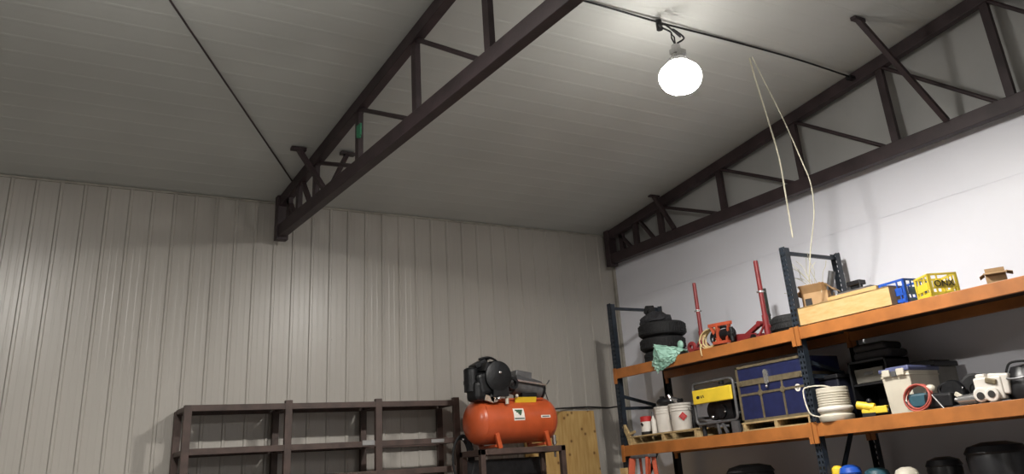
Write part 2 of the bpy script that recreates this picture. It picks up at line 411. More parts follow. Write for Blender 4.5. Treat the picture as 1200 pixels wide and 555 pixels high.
quadgrid([(-.06, .12, .17), (-.12, -.02, -.01), (-.04, .05, -.10), (-.03, .20, -.02)], seed=2)
quadgrid([(-.03, .24, -.06), (-.06, .12, .17), (.12, .16, .14), (.1, .26, .02)], seed=3)
quadgrid([(-.12, -.02, -.01), (-.02, -.22, -.0), (-.04, -.16, -.06), (-.05, .10, -.14)], seed=4)
quadgrid([(-.05, .22, -.05), (-.05, .12, -.15), (-.06, .02, -.06), (-.11, .08, .04)], seed=5)
quadgrid([(-.06, .12, .17), (.02, -.30, .06), (.1, -.28, .03), (.12, .14, .12)], seed=6)
o = tm.build('sheet', m_green, t); sd = o.modifiers.new('solid', 'SOLIDIFY'); sd.thickness = .006
MB().ball((.06, -.2, .12), (.03, .045, .05), 12).build('bottle_end', m_green, t, smooth=True)

# red steel stands
def stand(px, X, ht, lean, label, rr=.024):
    t = thing('steel_stand', label, 'stand', at(px, X, A1)); t.rotation_euler = (0, lean, 0)
    MB().cyl((0, 0, .02), (0, 0, ht), rr, rr*.92, n=16).cyl((0, 0, ht), (0, 0, ht+.01), rr*.8, n=16).build('post_tube', m_red, t, smooth=True)
    b = MB()
    for an in (0, PI/2): b.beam((-.16*math.cos(an), -.16*math.sin(an), .02), (.16*math.cos(an), .16*math.sin(an), .02), .05, .035)
    for an in (.0, PI/2, PI, 3*PI/2): b.beam((.14*math.cos(an), .14*math.sin(an), .03), (.02*math.cos(an), .02*math.sin(an), .16), .02, .012, (0, 0, 1))
    b.build('stand_base', m_red, t)
    MB().cyl((-rr-.012, .02, ht*.6), (rr+.012, -.02, ht*.6), .009).cyl((0, 0, ht*.59), (0, 0, ht*.615), rr*1.08).build('locking_pin', m_chrome, t, smooth=True)
    MB().cyl((0, 0, .0), (0, 0, .25), rr*1.25, n=16).build('outer_sleeve', m_red, t, smooth=True)
    return t
z1 = zat(331, 7.3, yat(818, 7.3, 3.6)); stand(825, 7.3, z1-A1, -.0, 'slim red steel jack stand standing behind the coiled hose')
z2 = zat(306, 7.3, yat(888, 7.3, 3.6)); stand(901, 7.3, z2-A1, -.0, 'taller red steel jack stand next to the dark upright of the rack', .028)
t = thing('steel_tube', 'grey-green steel tube standing beside the taller red jack stand', 'tube', at(905, 7.5, A1))
MB().cyl((0, 0, 0), (0, 0, .57), .03, n=16).build('tube_body', m_greyg, t, smooth=True); MB().cyl((0, 0, .27), (0, 0, .29), .036, n=16).cyl((0, 0, 0), (0, 0, .012), .06, n=16).build('collar', m_grey, t, smooth=True)
# red trolley jack lying between the stands
Yj = yat(876, 7.3, A1+.1); t = thing('trolley_jack', 'red trolley jack lying beside the coiled hose', 'jack', (7.3, Yj, A1))
for s in (-.06, .06): MB().prism([(-.18, .05), (.17, .02), (.2, .05), (.2, .09), (.1, .11), (-.18, .08)], 'x', s-.006, s+.006).build('side_plate', m_red, t)
MB().beam((0, .02, .08), (0, -.20, .17), .05, .04).cyl((-.04, -.21, .17), (.04, -.21, .17), .03).build('lift_arm', m_red, t)
for s in (-.15, .15): MB().cyl((-.09, s, .035), (.09, s, .035), .034).build('wheel', m_iron, t, smooth=True)
MB().cyl((0, .18, .07), (0, .32, .09), .016).build('jack_handle', m_iron, t, smooth=True)
# red frame with handle bar on the left of the coil
Yk = yat(847, 7.10, A1+.1); t = thing('hand_winch', 'small red steel frame with black drum lying inside the hose coil', 'winch', (7.10, Yk, A1))
fr = MB()
for s in (-.14, .14): fr.beam((0, s*.4, .03), (-.02, s, .22), .03, .03)
fr.beam((-.02, -.17, .22), (-.02, .17, .235), .035, .035); fr.beam((-.02, -.10, .03), (-.02, .12, .04), .06, .03); fr.beam((-.02, .04, .03), (-.02, .04, .22), .03, .045)
fr.build('winch_frame', m_lad, t)
MB().cyl((.03, -.12, .12), (.03, .12, .12), .06).build('winch_drum', m_iron, t, smooth=True)
MB().cyl((-.03, -.17, .02), (-.03, -.17, .17), .022).cyl((-.03, -.2, .09), (-.03, -.12, .09), .02).build('winch_ratchet', m_iron, t, smooth=True)
# coils of hose
def coil(px, X, z, Rc, n, rr, m, name, label, cat, tilt, seed, sx=1.0, tail=None):
    random.seed(seed); t = thing(name, label, cat, at(px, X, z)); mb = MB(); pts = []
    for k in range(n*22):
        an = 2*PI*k/22; q = Rc*(1+.07*math.sin(k*.31+seed)+.05*math.sin(k*.077))
        pts.append(V(.02*math.sin(k*.19)+tilt*q*math.sin(an)+.012*(k/22), q*sx*math.cos(an), Rc*1.0+q*math.sin(an)*.95))
    mb.tube(pts, rr, 8); mb.build('hose_loops', m, t, smooth=True)
    if tail: MB().tube(curve(tail), rr, 8).build('hose_tail', m, t, smooth=True)
    return t
coil(832, 7.10, A1+.01, .105, 6, .0085, m_hose, 'coiled_hose', 'coil of pale yellow hose on the top shelf edge', 'hose', .25, 2, 1.25, [(-.02, .1, .05), (-.075, .07, 0.01), (-.085, .06, -.05), (-.08, .06, -.08)])
coil(846, 7.17, A1+.02, .10, 3, .011, m_black, 'coiled_cable', 'coil of thick black cable behind the pale yellow hose', 'cable', .25, 5, 1.5)
t = thing('lifting_shackle', 'dark red round fitting lying at the edge beside the green sheet', 'fitting', at(812, 7.12, A1))
MB().lathe([(.03, -.02), (.06, -.02), (.068, 0), (.06, .02), (.03, .02), (.025, 0), (.03, -.02)], (0, 0, .06), (PI/2, 0, PI/2)).build('ring', m_red, t, smooth=True); MB().cyl((0, -.12, .03), (0, .0, .03), .018).build('shank', m_red, t, smooth=True)
tyre(at(929, 7.36, A1+.1), (0, 0, .3), 'single dark tyre lying flat behind the speckled rack upright', .22, .17)

# cardboard box with wires, timber box, second board, small black box
Yc = yat(962, 7.45, A1+.2); t = thing('cardboard_box', 'open cardboard box standing behind the long timber box', 'box', (7.45, Yc, A1), .35)
h = .36; w = .27; d = .22; b = MB()
b.box((-d/2, 0, h/2), (.006, w, h)).box((d/2, 0, h/2), (.006, w, h)).box((0, w/2, h/2), (d, .006, h)).box((0, -w/2, h/2), (d, .006, h)).box((0, 0, .004), (d, w, .008)); b.build('box_body', m_card, t)
MB().box((-d/2-.03, 0, h+.035), (.006, w, .10), (0, -.7, 0)).build('flap', m_card, t)
MB().box((0, -w/2-.03, h+.03), (d, .006, .10), (-.8, 0, 0)).build('flap', m_card, t); MB().box((0, w/2+.03, h+.02), (d, .006, .09), (.9, 0, 0)).build('flap', m_card, t)
MB().box((-d/2-.004, .07, .26), (.004, .07, .09)).build('handle_hole', m_label, t)
random.seed(11); tw = MB()
for k in range(13):
    y0 = Yc+random.uniform(-.1, .12); x0 = 7.42+random.uniform(-.06, .06); q = V(x0, y0, A1+.3); P = [q.copy()]
    dv = V(random.uniform(-.3, .1), random.uniform(-.35, .6), random.uniform(.4, 1)).normalized()
    for s in range(5): q = q + dv*random.uniform(.06, .11); dv = (dv+V(random.uniform(-.4, .4), random.uniform(-.5, .5), random.uniform(-.35, .25))).normalized(); P.append(q.copy())
    tw.tube(curve(P, 4), .003, 5)
o = tag(tw.build('wire_tangle', m_string), 'loose tangle of thin pale wires sticking out of the open cardboard box', 'wires')
t = thing('mailing_tube', 'grey rolled tube leaning from the cardboard box against the back upright', 'tube', (7.5, Yc-.10, A1+.33)); t.rotation_euler = (.35, .05, 0)
MB().cyl((0, 0, 0), (0, 0, .24), .035).build('tube_body', m_grey, t, smooth=True)
MB().box((-.03, .07, .05), (.05, .08, .12)).build('paper_wrap', m_wood, t)
yl, yr = yat(933, 7.12, A1+.05), yat(1047, 7.12, A1+.05)
t = thing('timber_box', 'long low pale timber box on the top shelf by the rack upright', 'box', (7.19, (yl+yr)/2, A1))
L = yl-yr; b = MB(); b.box((-.09, 0, .105), (.02, L, .17)).box((.09, 0, .105), (.02, L, .17)).box((0, L/2-.01, .105), (.16, .02, .17)).box((0, -L/2+.01, .105), (.16, .02, .17)).box((0, 0, .185), (.2, L, .012))
b.build('box_body', m_wood, t, bevel=.002)
for s in (-.34, .36): MB().box((0, s, .01), (.18, .07, .02)).build('runner', m_label, t)
yq = yat(1005, 7.4, A1+.2)
t = thing('timber_board', 'pale timber board lying behind the long timber box', 'board', (7.42, yq, A1))
MB().box((0, 0, .135), (.2, .58, .27)).build('board_body', m_wood, t, bevel=.003); MB().box((-.03, -.02, .28), (.1, .4, .02)).build('batten', m_grey, t)
t = thing('black_case', 'small black case with wire legs on top of the timber board', 'case', (7.40, yq-.02, A1+.29))
MB().box((0, 0, .06), (.1, .16, .045)).build('case_body', m_blackp, t, bevel=.008); MB().tube([(-.04, .07, .05), (-.05, .08, .0)], .006).tube([(-.04, -.07, .05), (-.05, -.08, 0.0)], .006).box((0, 0, .02), (.06, .1, .05)).build('wire_legs', m_iron, t)

# milk crates
def crate(loc, rz, m, name, label, text=None, w=.33, h=.27):
    t = thing(name, label, 'crate', loc, rz); th = .012; hw = w/2-th/2
    for (ax, s) in (('x', -1), ('x', 1), ('y', -1), ('y', 1)):
        b = MB()
        def seg(u, z, du, dz):
            if ax == 'x': b.box((s*hw, u, z), (th, du, dz))
            else: b.box((u, s*hw, z), (du, th, dz))
        k = h/.27; seg(0, .012*k, w, .024*k); seg(0, .055*k, w, .035*k); seg(0, h-.011*k, w, .022*k); seg(0, .115*k, w, .014*k)
        for u in (-w/2+.014, w/2-.014): seg(u, h/2, .028, h)
        for u in (-.27*w, 0, .27*w): seg(u, .09*k, .012, .14*k)
        for u in (-.2*w, .2*w): seg(u, h-.05*k, .012, .08*k)
        if s == -1: seg(0, .15*k, w*.72, .07*k)
        b.build('side_panel', m, t, bevel=.002)
    b = MB()
    for k in range(6): b.box((-w/2+.03+k*(w-.06)/5, 0, .008), (.016, w-.03, .012)); b.box((0, -w/2+.03+k*(w-.06)/5, .008), (w-.03, .016, .012))
    b.build('bottom_grid', m, t)
    if text:
        cu = bpy.data.curves.new('t', 'FONT'); cu.body = text; cu.size = .08; cu.align_x = 'CENTER'; cu.align_y = 'CENTER'; cu.extrude = .002
        to = bpy.data.objects.new('t', cu); COL.objects.link(to)
        me = bpy.data.meshes.new_from_object(to); bpy.data.objects.remove(to); me.materials.append(m_label)
        o = bpy.data.objects.new('lettering', me); COL.objects.link(o); o.parent = t
        o.location = (0, -w/2-.004, .13); o.rotation_euler = (PI/2, 0, 0)
    return t
crate(at(1064, 7.33, A1), -.12, m_blue, 'milk_crate', 'blue plastic milk crate on the top shelf next to the yellow one', None, .30, .24)
crate(at(1102, 7.34, A1), .95-PI/2+.1, m_yelt, 'milk_crate', 'yellow plastic milk crate with dark lettering, turned cornerwise on the top shelf', 'ONX', .27, .225)
# small flapped box
t = thing('cardboard_carton', 'small brown cardboard carton with open flaps near the right end of the top shelf', 'box', at(1171, 7.35, A1), .5)
b = MB(); b.box((0, 0, .06), (.16, .16, .12)); b.build('box_body', m_card, t)
MB().box((-.10, 0, .115), (.05, .18, .005), (0, -.35, 0)).build('flap', m_card, t); MB().box((0, -.11, .12), (.16, .05, .005), (.3, 0, 0)).build('flap', m_card, t)
MB().box((0, .105, .11), (.16, .045, .005), (-.5, 0, 0)).build('flap', m_card, t); MB().box((0, 0, .14), (.14, .15, .04)).build('packing', m_card, t)

# ------------------------------------------------------------------ middle shelf
def pallet(px0, px1, X, z, name, label, dpt=.7, ht=.10, m=m_pallet, ends=True):
    y0, y1 = yat(px0, X, z), yat(px1, X, z); L = y0-y1
    t = thing(name, label, 'pallet', (X+dpt/2, (y0+y1)/2, z))
    for y in (-L/2+.03, 0, L/2-.03): MB().box((0, y, ht*.5), (dpt, .04, ht-.03)).build('stringer', m, t)
    for x in (-dpt/2+.04, -dpt/6, dpt/6, dpt/2-.04):
        MB().box((x, 0, ht-.008), (.085, L, .016)).build('deck_board', m, t)
    for x in (-dpt/2+.04, dpt/2-.04): MB().box((x, 0, .008), (.085, L, .016)).build('bottom_board', m, t)
    return t
pallet(740, 818, XF-.02, A2, 'wooden_pallet', 'worn wooden pallet under the white pails', .68, .10)
t = thing('broken_board', 'curved broken pale board propped at the end of the pallet by the rack upright', 'board', (XF-.0, yat(741, XF, A2+.02), A2))
MB().prism([(-.02, 0), (.03, 0), (.06, .1), (.12, .2), (.13, .25), (.08, .24), (.0, .12)], 'x', -.03, .0).build('board_body', m_pallet, t)
MB().beam((-.02, .06, .12), (.0, -.08, .15), .02, .03).build('batten', m_pallet, t)
PZ = A2+.10
def pail(px, X, R, h, label, lid=True):
    t = thing('plastic_pail', label, 'pail', at(px, X, PZ)); t.location.z = PZ+.003
    MB().lathe([(0, 0), (R*.86, 0), (R*.88, .01), (R*.96, h*.72), (R*1.02, h*.725), (R*1.02, h*.76), (R*.97, h*.765), (R*.975, h*.82), (R*1.03, h*.825), (R*1.03, h*.86), (R*.98, h*.865), (R, h*.95)], n=40).build('pail_body', m_white, t, smooth=True)
    MB().lathe([(R*1.0, h*.93), (R*1.06, h*.93), (R*1.06, h*.985), (R*1.0, h), (R*.9, h*.985), (0, h*.985)], n=40).build('lid', m_white, t, smooth=True)
    MB().tube([V(R*1.05*math.sin(u), R*1.05*math.cos(u), h*.78-.14*math.sin(u)) for u in [k*PI/12 for k in range(13)]], .003, 6).build('bail_handle', m_grey, t)
    return t
pail(780.5, 7.30, .107, .295, 'plain white plastic pail with a lid, left of the pail with the red diamond')
t = pail(800.5, 7.36, .132, .305, 'larger white plastic pail with a red diamond label')
da = math.atan2(-.85, -.55)
for (sz, m, e) in ((.07, m_redl, .004), (.042, mat('red_sign_centre', (205, 80, 80), .5), .0055)):
    lb = MB().box((0, 0, 0), (.002, sz, sz), (PI/4, 0, 0)).build('diamond_label', m, t); lb.location = (.132*.955*math.cos(da)+e*math.cos(da), .132*.955*math.sin(da)+e*math.sin(da), .155); lb.rotation_euler = (0, 0, da)
db = math.atan2(.5, -.85)
lb = MB().box((0, 0, 0), (.002, .05, .06)).build('small_label', m_grey, t); lb.location = (.129*math.cos(db), .129*math.sin(db), .16); lb.rotation_euler = (0, 0, db)
t = thing('paint_can', 'white and red metal paint can standing left of the white pails', 'paint can', at(759, 7.24, PZ)); t.location.z = PZ+.003
R = .068; MB().lathe([(0, 0), (R, 0), (R, .2), (0, .2)], n=32).build('can_body', m_paper, t, smooth=True)
MB().lathe([(R+.001, .15), (R+.002, .151), (R+.002, .205), (R-.01, .212), (0, .205)], n=32).build('red_band', m_redl, t, smooth=True)
MB().lathe([(R+.001, 0), (R+.003, .005), (R+.003, .035), (R+.001, .036)], n=32).build('base_band', m_label, t, smooth=True)
MB().box((-R-.001, 0, .12), (.003, .045, .03), (PI/4, 0, 0)).build('label_mark', m_label, t)
t = thing('spray_bottle', 'slim white bottle between the paint can and the plain pail', 'bottle', at(767.5, 7.17, PZ)); t.location.z = PZ+.003
MB().lathe([(0, 0), (.03, 0), (.03, .15), (.012, .18), (.012, .22), (0, .225)], n=20).build('bottle_body', m_white, t, smooth=True); MB().cyl((0, 0, .2), (0, 0, .245), .013).build('cap', m_grey, t, smooth=True)
t = thing('angle_grinder', 'silver and black power tool resting on the lid of the red diamond pail', 'power tool', (7.34, yat(791, 7.34, PZ+.3), PZ+.31)); t.location.z = PZ+.31
MB().cyl((0, -.07, .03), (0, .06, .07), .028).build('tool_body', m_chrome, t, smooth=True); MB().cyl((0, .05, .04), (-.01, .08, .11), .03).build('tool_head', m_chrome, t, smooth=True); MB().cyl((0, -.13, .03), (0, -.06, .03), .022).build('grip', m_blackp, t, smooth=True)
t = thing('black_canister', 'black canister with rounded top resting on the plain white pail', 'canister', (7.31, yat(779, 7.31, PZ+.3), PZ+.30))
MB().ball((0, 0, .05), (.09, .1, .05)).build('canister_body', m_blackp, t, smooth=True); MB().cyl((0, .03, .09), (0, .03, .115), .03).build('knob', m_blackp, t, smooth=True)
# odds between the pails and the generator
t = thing('hand_pump', 'small black and silver pump beside the red diamond pail', 'pump', at(815, 7.5, PZ)); t.location.z = PZ+.002
MB().cyl((0, 0, 0), (0, 0, .28), .05).build('pump_body', m_blackp, t, smooth=True); MB().ball((-.05, -.01, .2), .02).ball((-.05, 0, .12), .017).build('knobs', m_chrome, t, smooth=True)
# generator
g0, g1 = yat(818, 7.12, A2+.1), yat(866, 7.12, A2+.1); L = g0-g1
t = thing('portable_generator', 'yellow and black portable generator in a grey tube frame', 'generator', (7.12, (g0+g1)/2, A2))
hh = .56; dp = .5
def loop(x, y0, y1, z0, z1, rr=.05):
    P = []
    for (cy_, cz_, a0) in ((y1-rr, z0+rr, -PI/2), (y1-rr, z1-rr, 0), (y0+rr, z1-rr, PI/2), (y0+rr, z0+rr, PI)):
        for k in range(5): an = a0+k*PI/8; P.append(V(x, cy_+rr*math.cos(an), cz_+rr*math.sin(an)))
    return P
for x in (0, dp): MB().tube(loop(x, -L/2, L/2, .13, hh), .016, 10, True).build('frame_loop', m_grey, t, smooth=True)
for y in (-L/2+.0, L/2-.0):
    for z in (.2, hh-.06): MB().cyl((0, y, z), (dp, y, z), .014).build('side_rail', m_grey, t, smooth=True)
for y in (-L/2+.08, L/2-.08, .05): MB().beam((0, y, .13), (dp, y, .13), .04, .02).build('floor_rail', m_grey, t)
MB().box((.26, 0, .43), (.40, L-.09, .13)).build('fuel_tank', m_blackp, t, bevel=.03, seg=3)
MB().cyl((.1, -.04, .525), (.1, -.04, .56), .03).build('tank_cap', m_blackp, t, smooth=True)
pm = MB().box((.0, 0, .03), (.03, L-.03, .15), (0, 0, 0)).build('front_panel', m_yel, t, bevel=.012, seg=3); pm.location = (-.022, 0, .385)
lm = MB(); lm.ball((-.038, L/2-.105, .41), (.002, .028, .018), 12)
for k in range(3): lm.box((-.038, L/2-.15-.022*k, .412), (.003, .008, .03), (.35*(1 if k % 2 else -1), 0, 0))
lm.build('panel_marking', m_label, t)
MB().cyl((.08, .12, .26), (.36, .12, .26), .1).box((.22, -.09, .25), (.34, .22, .19)).cyl((.03, -.05, .24), (.05, -.05, .24), .07).build('engine', m_iron, t, smooth=True)
MB().ball((.02, .08, .19), .018).ball((.02, -.12, .23), .012).build('outlet_caps', m_chrome, t, smooth=True)
for y in (-L/2+.06, L/2-.06):
    for x in (.04, dp-.04): MB().cyl((x, y, 0), (x, y, .13), .025).build('foot', m_black, t, smooth=True)
MB().beam((.0, -.02, .01), (.0, .0, .12), .02, .03).build('strut', m_grey, t); MB().beam((.0, -.13, .01), (.0, -.08, .12), .02, .03).build('strut', m_grey, t); MB().box((0, -L/2+.05, .06), (.03, .1, .12)).build('foot_plate', m_grey, t)

# trunk on its pallet
pallet(871, 953, XF-.0, A2, 'wooden_pallet', 'clean wooden pallet under the navy blue chest', .75, .09, m_pallet)
t0, t1 = yat(869, 7.13, A2+.2), yat(948, 7.13, A2+.2); L = t0-t1; Yt = (t0+t1)/2
t = thing('storage_chest', 'large navy blue storage chest with brass edging on a pallet', 'chest', (7.14, Yt, A2+.092))
ht = zat(423, 7.13, Yt)-A2-.095; dp = .55
MB().box((dp/2, 0, (ht-.17)/2), (dp, L, ht-.17)).build('chest_body', m_navy, t, bevel=.006)
MB().box((dp/2, 0, ht-.085), (dp, L, .165)).build('lid', m_navy, t, bevel=.006)
b = MB()
for z in (.012, ht-.012): b.box((-.003, 0, z), (.012, L+.01, .024))
b.box((-.004, 0, ht-.175), (.014, L+.01, .055))
for y in (-L/2+.008, L/2-.008): b.box((-.003, y, ht/2), (.012, .026, ht)); b.box((dp/2, y*1.01, ht-.17), (dp, .01, .03))
for y in (-L/6, L/6): b.box((-.003, y, (ht-.17)/2), (.008, .022, ht-.17))
b.box((-.003, 0, .27), (.008, L, .022))
b.build('edging', m_brass, t)
for y in (-L/6, L/6): MB().cyl((-.012, y, .27), (0, y, .27), .032, n=8).build('corner_stud', m_brass, t)
for y in (-L/2+.05, L/2-.05): MB().cyl((-.018, y, ht-.175), (0, y, ht-.175), .02, n=10).build('corner_stud', m_brass, t)
MB().box((-.014, .03, ht-.15), (.02, .06, .11)).cyl((-.03, .03, ht-.10), (-.01, .03, ht-.10), .028).cyl((-.03, .03, ht-.2), (-.01, .03, ht-.2), .02).ball((-.03, .03, ht-.24), .016).build('hasp', m_chrome, t, smooth=True)
MB().lathe([(.018, 0), (.036, 0), (.036, .004), (.018, .004)], (-.002, -L/2+.11, ht-.30), (0, -PI/2, 0), 24).build('round_badge', m_paper, t)
MB().cyl((-.007, -L/2+.11, ht-.30), (-.001, -L/2+.11, ht-.30), .012).build('badge_centre', m_paper, t)

# white cable reel
t = thing('cable_reel', 'cream plastic reel of cable with a loop handle at the front of the middle shelf', 'reel', at(982, 7.16, A2)); 
R = .155
MB().lathe([(0, .0), (R*.95, 0), (R*1.05, .02), (R*1.06, .05), (R*.95, .065), (R*.93, .07), (0, .07)], n=40).build('base_flange', m_cream, t, smooth=True)
b = MB()
prof = [(R*.9, .07)]
for k in range(9): z = .085+k*.022; prof += [(R*.93, z-.011), (R*.98, z-.005), (R*.98, z+.005)]
prof += [(R*.93, .275), (0, .278)]
b.lathe(prof, n=40); b.build('wound_cable', m_cream, t, smooth=True)
MB().lathe([(R*.85, .27), (R*.96, .272), (R*.96, .3), (R*.9, .305), (0, .3)], n=40).build('top_flange', m_cream, t, smooth=True)
MB().tube(curve([(-.15, .08, .05), (-.2, .15, .1), (-.16, .21, .3), (-.1, .16, .335), (-.05, .06, .33), (-.02, -.0, .31)]), .007, 8).build('loop_handle', m_cream, t, smooth=True)
MB().lathe([(R*1.02, .09), (R*1.07, .1), (R*1.07, .12), (R*1.02, .13)], n=40).build('rim_cord', m_white, t, smooth=True)
# dark shelf unit / cabinet
c0, c1 = yat(1001, 7.42, A2+.2), yat(1046, 7.42, A2+.2); L = c0-c1
t = thing('shelf_cabinet', 'black open cubby cabinet behind the reel on the middle shelf', 'cabinet', (7.42, (c0+c1)/2, A2)); hh = .53; dp = .36
b = MB(); b.box((dp/2, L/2-.01, hh/2), (dp, .02, hh)).box((dp/2, -L/2+.01, hh/2), (dp, .02, hh)).box((dp/2, 0, hh-.01), (dp, L, .02)).box((dp/2, 0, .01), (dp, L, .02)).box((dp-.01, 0, hh/2), (.02, L, hh)); b.build('case', m_blackp, t)
MB().box((dp/2, 0, .31), (dp-.02, L-.04, .018)).build('inner_shelf', m_blackp, t)
t2 = thing('grey_drawer_box', 'grey plastic box inside the upper cubby of the black cabinet', 'box', (7.50, (c0+c1)/2+.02, A2+.32))
MB().box((.06, 0, .07), (.2, L-.12, .13), top=1.05).build('box_body', m_smoke, t2, bevel=.006); MB().box((-.045, 0, .09), (.01, .1, .03)).build('handle', m_grey, t2, bevel=.004)
t = thing('dark_tote', 'dark navy tote behind the rack upright, left of the cubby cabinet', 'tote', at(985, 7.40, A2), 0)
MB().box((.12, 0, .2), (.34, .22, .4), top=1.08).build('tote_body', mat('dark_navy_plastic', (26, 28, 44), .5), t, bevel=.015); MB().box((.12, 0, .42), (.4, .26, .04)).build('lid', m_blackp, t, bevel=.008)
t = thing('dark_slabs', 'dark stacked slabs filling the dark area on top of the black cubby cabinet', 'slab', (7.60, (c0+c1)/2-.05, A2+.532))  # dark slabs fill a dark area of unclear content
m_fab = mat('dark_matte', (34, 30, 31), .95, bump=.4)
for k in range(2): MB().box((0, .02*k, .04+.075*k), (.3, .42-.06*k, .072), (0, 0, .04*k)).build('fold', m_fab, t, bevel=.03, seg=3)
# yellow tool
t = thing('cordless_tool', 'yellow and black power tool lying between the cream reel and the white tote', 'power tool', at(1025, 7.2, A2), .3)
b = MB(); b.cyl((0, .14, .12), (0, -.02, .08), .035, .04); b.box((0, -.06, .06), (.07, .16, .06)); b.beam((0, .1, .06), (0, -.1, .045), .05, .035); b.build('tool_body', m_yel, t, bevel=.006)
MB().cyl((0, -.02, .04), (0, -.15, .04), .03).box((0, .03, .02), (.09, .12, .04)).ball((0, .02, .14), .028).build('black_grip', m_blackp, t, smooth=True)
# white tote with lid
q0, q1 = yat(1044, 7.22, A2+.1), yat(1074, 7.22, A2+.1); L = q0-q1
t = thing('lidded_tote', 'tall white storage tote with a blue-grey lid', 'tote', (7.2, (q0+q1)/2, A2)); dp = .4; hh = .36
MB().box((dp/2, 0, hh/2), (dp, L, hh), top=1.1).box((dp/2, 0, hh-.04), (dp*1.13, L*1.14, .015)).build('tote_body', m_cream, t, bevel=.012)
MB().box((dp/2, 0, hh+.012), (dp*1.17, L*1.2, .035)).box((dp/2, 0, hh+.035), (dp*.9, L*.9, .02)).build('lid', m_lidb, t, bevel=.01)
for y in (L*.28, -L*.28): MB().box((-.035, y, hh-.01), (.03, L*.3, .06)).build('latch', m_cream, t, bevel=.008)
MB().box((-.03, 0, hh-.02), (.02, L*.2, .05)).build('grip_recess', m_grey, t, bevel=.004)
t = thing('smoky_tote', 'smoky grey tote with a black lid right of the white tote', 'tote', at(1092, 7.66, A2)); 
MB().box((.13, 0, .2), (.34, .30, .4), top=1.08).build('tote_body', m_smoke, t, bevel=.015); MB().box((.13, 0, .42), (.38, .36, .045)).box((.13, 0, .45), (.3, .26, .02)).build('lid', m_blackp, t, bevel=.008)
# heap of tools
coil(1077, 7.09, A2+.005, .108, 4, .0085, m_terra, 'coiled_hose', 'coil of reddish air hose leaning by the white tote', 'hose', .2, 4, 1.1)
t = thing('teal_drill', 'dark teal power drill lying inside the reddish hose coil', 'power tool', at(1081, 7.2, A2))
MB().box((0, -.02, .09), (.12, .2, .12), (0, 0, .2)).cyl((0, .05, .1), (0, .14, .07), .05, .035).build('drill_body', m_teal, t, bevel=.02, seg=3); MB().beam((-.03, .02, .03), (-.05, .10, .12), .02, .03).build('handle', m_white, t)
t = thing('belt_sander', 'black power sander with a pale knob in the tool heap', 'power tool', at(1104, 7.2, A2))
MB().box((0, -.02, .07), (.13, .26, .12), (.05, 0, 0)).cyl((-.06, .05, .08), (.06, .05, .08), .06).build('sander_body', m_blackp, t, bevel=.02, seg=3); MB().ball((-.02, .05, .175), (.035, .05, .035)).cyl((-.02, .09, .15), (-.03, .14, .12), .017).build('knob', m_cream, t, smooth=True)
MB().cyl((-.08, .01, .12), (-.09, -.08, .0), .009).build('guide_rod', m_chrome, t, smooth=True)
t = thing('circular_saw', 'dark circular saw with metal base plate in the tool heap', 'power tool', at(1124, 7.25, A2))
MB().lathe([(0, -.03), (.10, -.03), (.11, -.015), (.11, .015), (.10, .03), (0, .03)], (-.02, 0, .115), (0, PI/2, 0)).build('blade_guard', m_iron, t, smooth=True); MB().box((0, 0, .008), (.2, .28, .012)).build('base_plate', m_grey, t); MB().tube(curve([(-.03, .1, .07), (-.03, .12, .17), (-.03, .0, .2), (-.03, -.1, .14)]), .018).build('handle', m_blackp, t, smooth=True)
MB().cyl((.02, -.02, .11), (.13, -.02, .11), .05).build('motor', m_blackp, t, smooth=True)
t = thing('impact_wrench', 'silver air tool lying in front of the round black wheel', 'power tool', at(1139, 7.17, A2))
MB().cyl((0, .09, .05), (0, -.07, .05), .04, .045).cyl((0, .13, .06), (0, .09, .05), .02).build('tool_body', m_chrome, t, smooth=True); MB().beam((0, .02, .04), (.0, .12, .11), .03, .035).build('grip', m_cream, t, bevel=.006)
t = thing('rubber_wheel', 'round black rubber wheel standing on edge against the wall side', 'wheel', at(1150, 7.4, A2)); t.rotation_euler = (0, 0, .3)
MB().lathe([(.05, -.04), (.11, -.045), (.13, -.03), (.13, .03), (.11, .045), (.05, .04), (.05, -.04)], (0, 0, .135), (0, PI/2, 0), 36).build('wheel_rim', m_black, t, smooth=True); MB().cyl((-.03, 0, .135), (.03, 0, .135), .055).build('hub', m_iron, t, smooth=True)
# white small engine
t = thing('outboard_motor', 'white small motor casing with round openings near the right end of the middle shelf', 'motor', at(1168, 7.2, A2), .2)
b = MB(); b.box((0, .0, .11), (.18, .22, .18)).box((0, -.08, .14), (.16, .16, .16), (.1, 0, 0)).cyl((-.11, .07, .07), (.0, .07, .07), .06).cyl((-.12, -.02, .06), (0, -.02, .06), .058).box((-.02, .05, .205), (.12, .08, .05)); b.build('casing', m_white, t, bevel=.015, seg=3)
MB().cyl((-.125, -.02, .065), (-.10, -.02, .065), .028).cyl((-.116, .07, .06), (-.10, .07, .06), .03).build('opening', m_label, t, smooth=True); MB().box((-.095, -.03, .165), (.02, .09, .045), (.3, 0, 0)).build('recess', m_brass, t, bevel=.01)
t = thing('black_case', 'black soft case with a grey strap at the right end of the middle shelf', 'bag', at(1210, 7.30, A2))
b = blob([(0, 0), (.15, 0), (.17, .06), (.15, .18), (.1, .25), (0, .27)], (.02, 0, 0), .08, 9, 24); b.build('bag_body', m_blackp, t, smooth=True)
MB().tube(curve([(-.15, .08, .17), (-.16, 0, .16), (-.15, -.12, .17)]), .008).build('strap', m_grey, t, smooth=True); MB().tube(curve([(-.06, .13, .2), (-.04, .08, .29), (-.02, -.06, .29)]), .01).build('carry_handle', m_blackp, t, smooth=True)

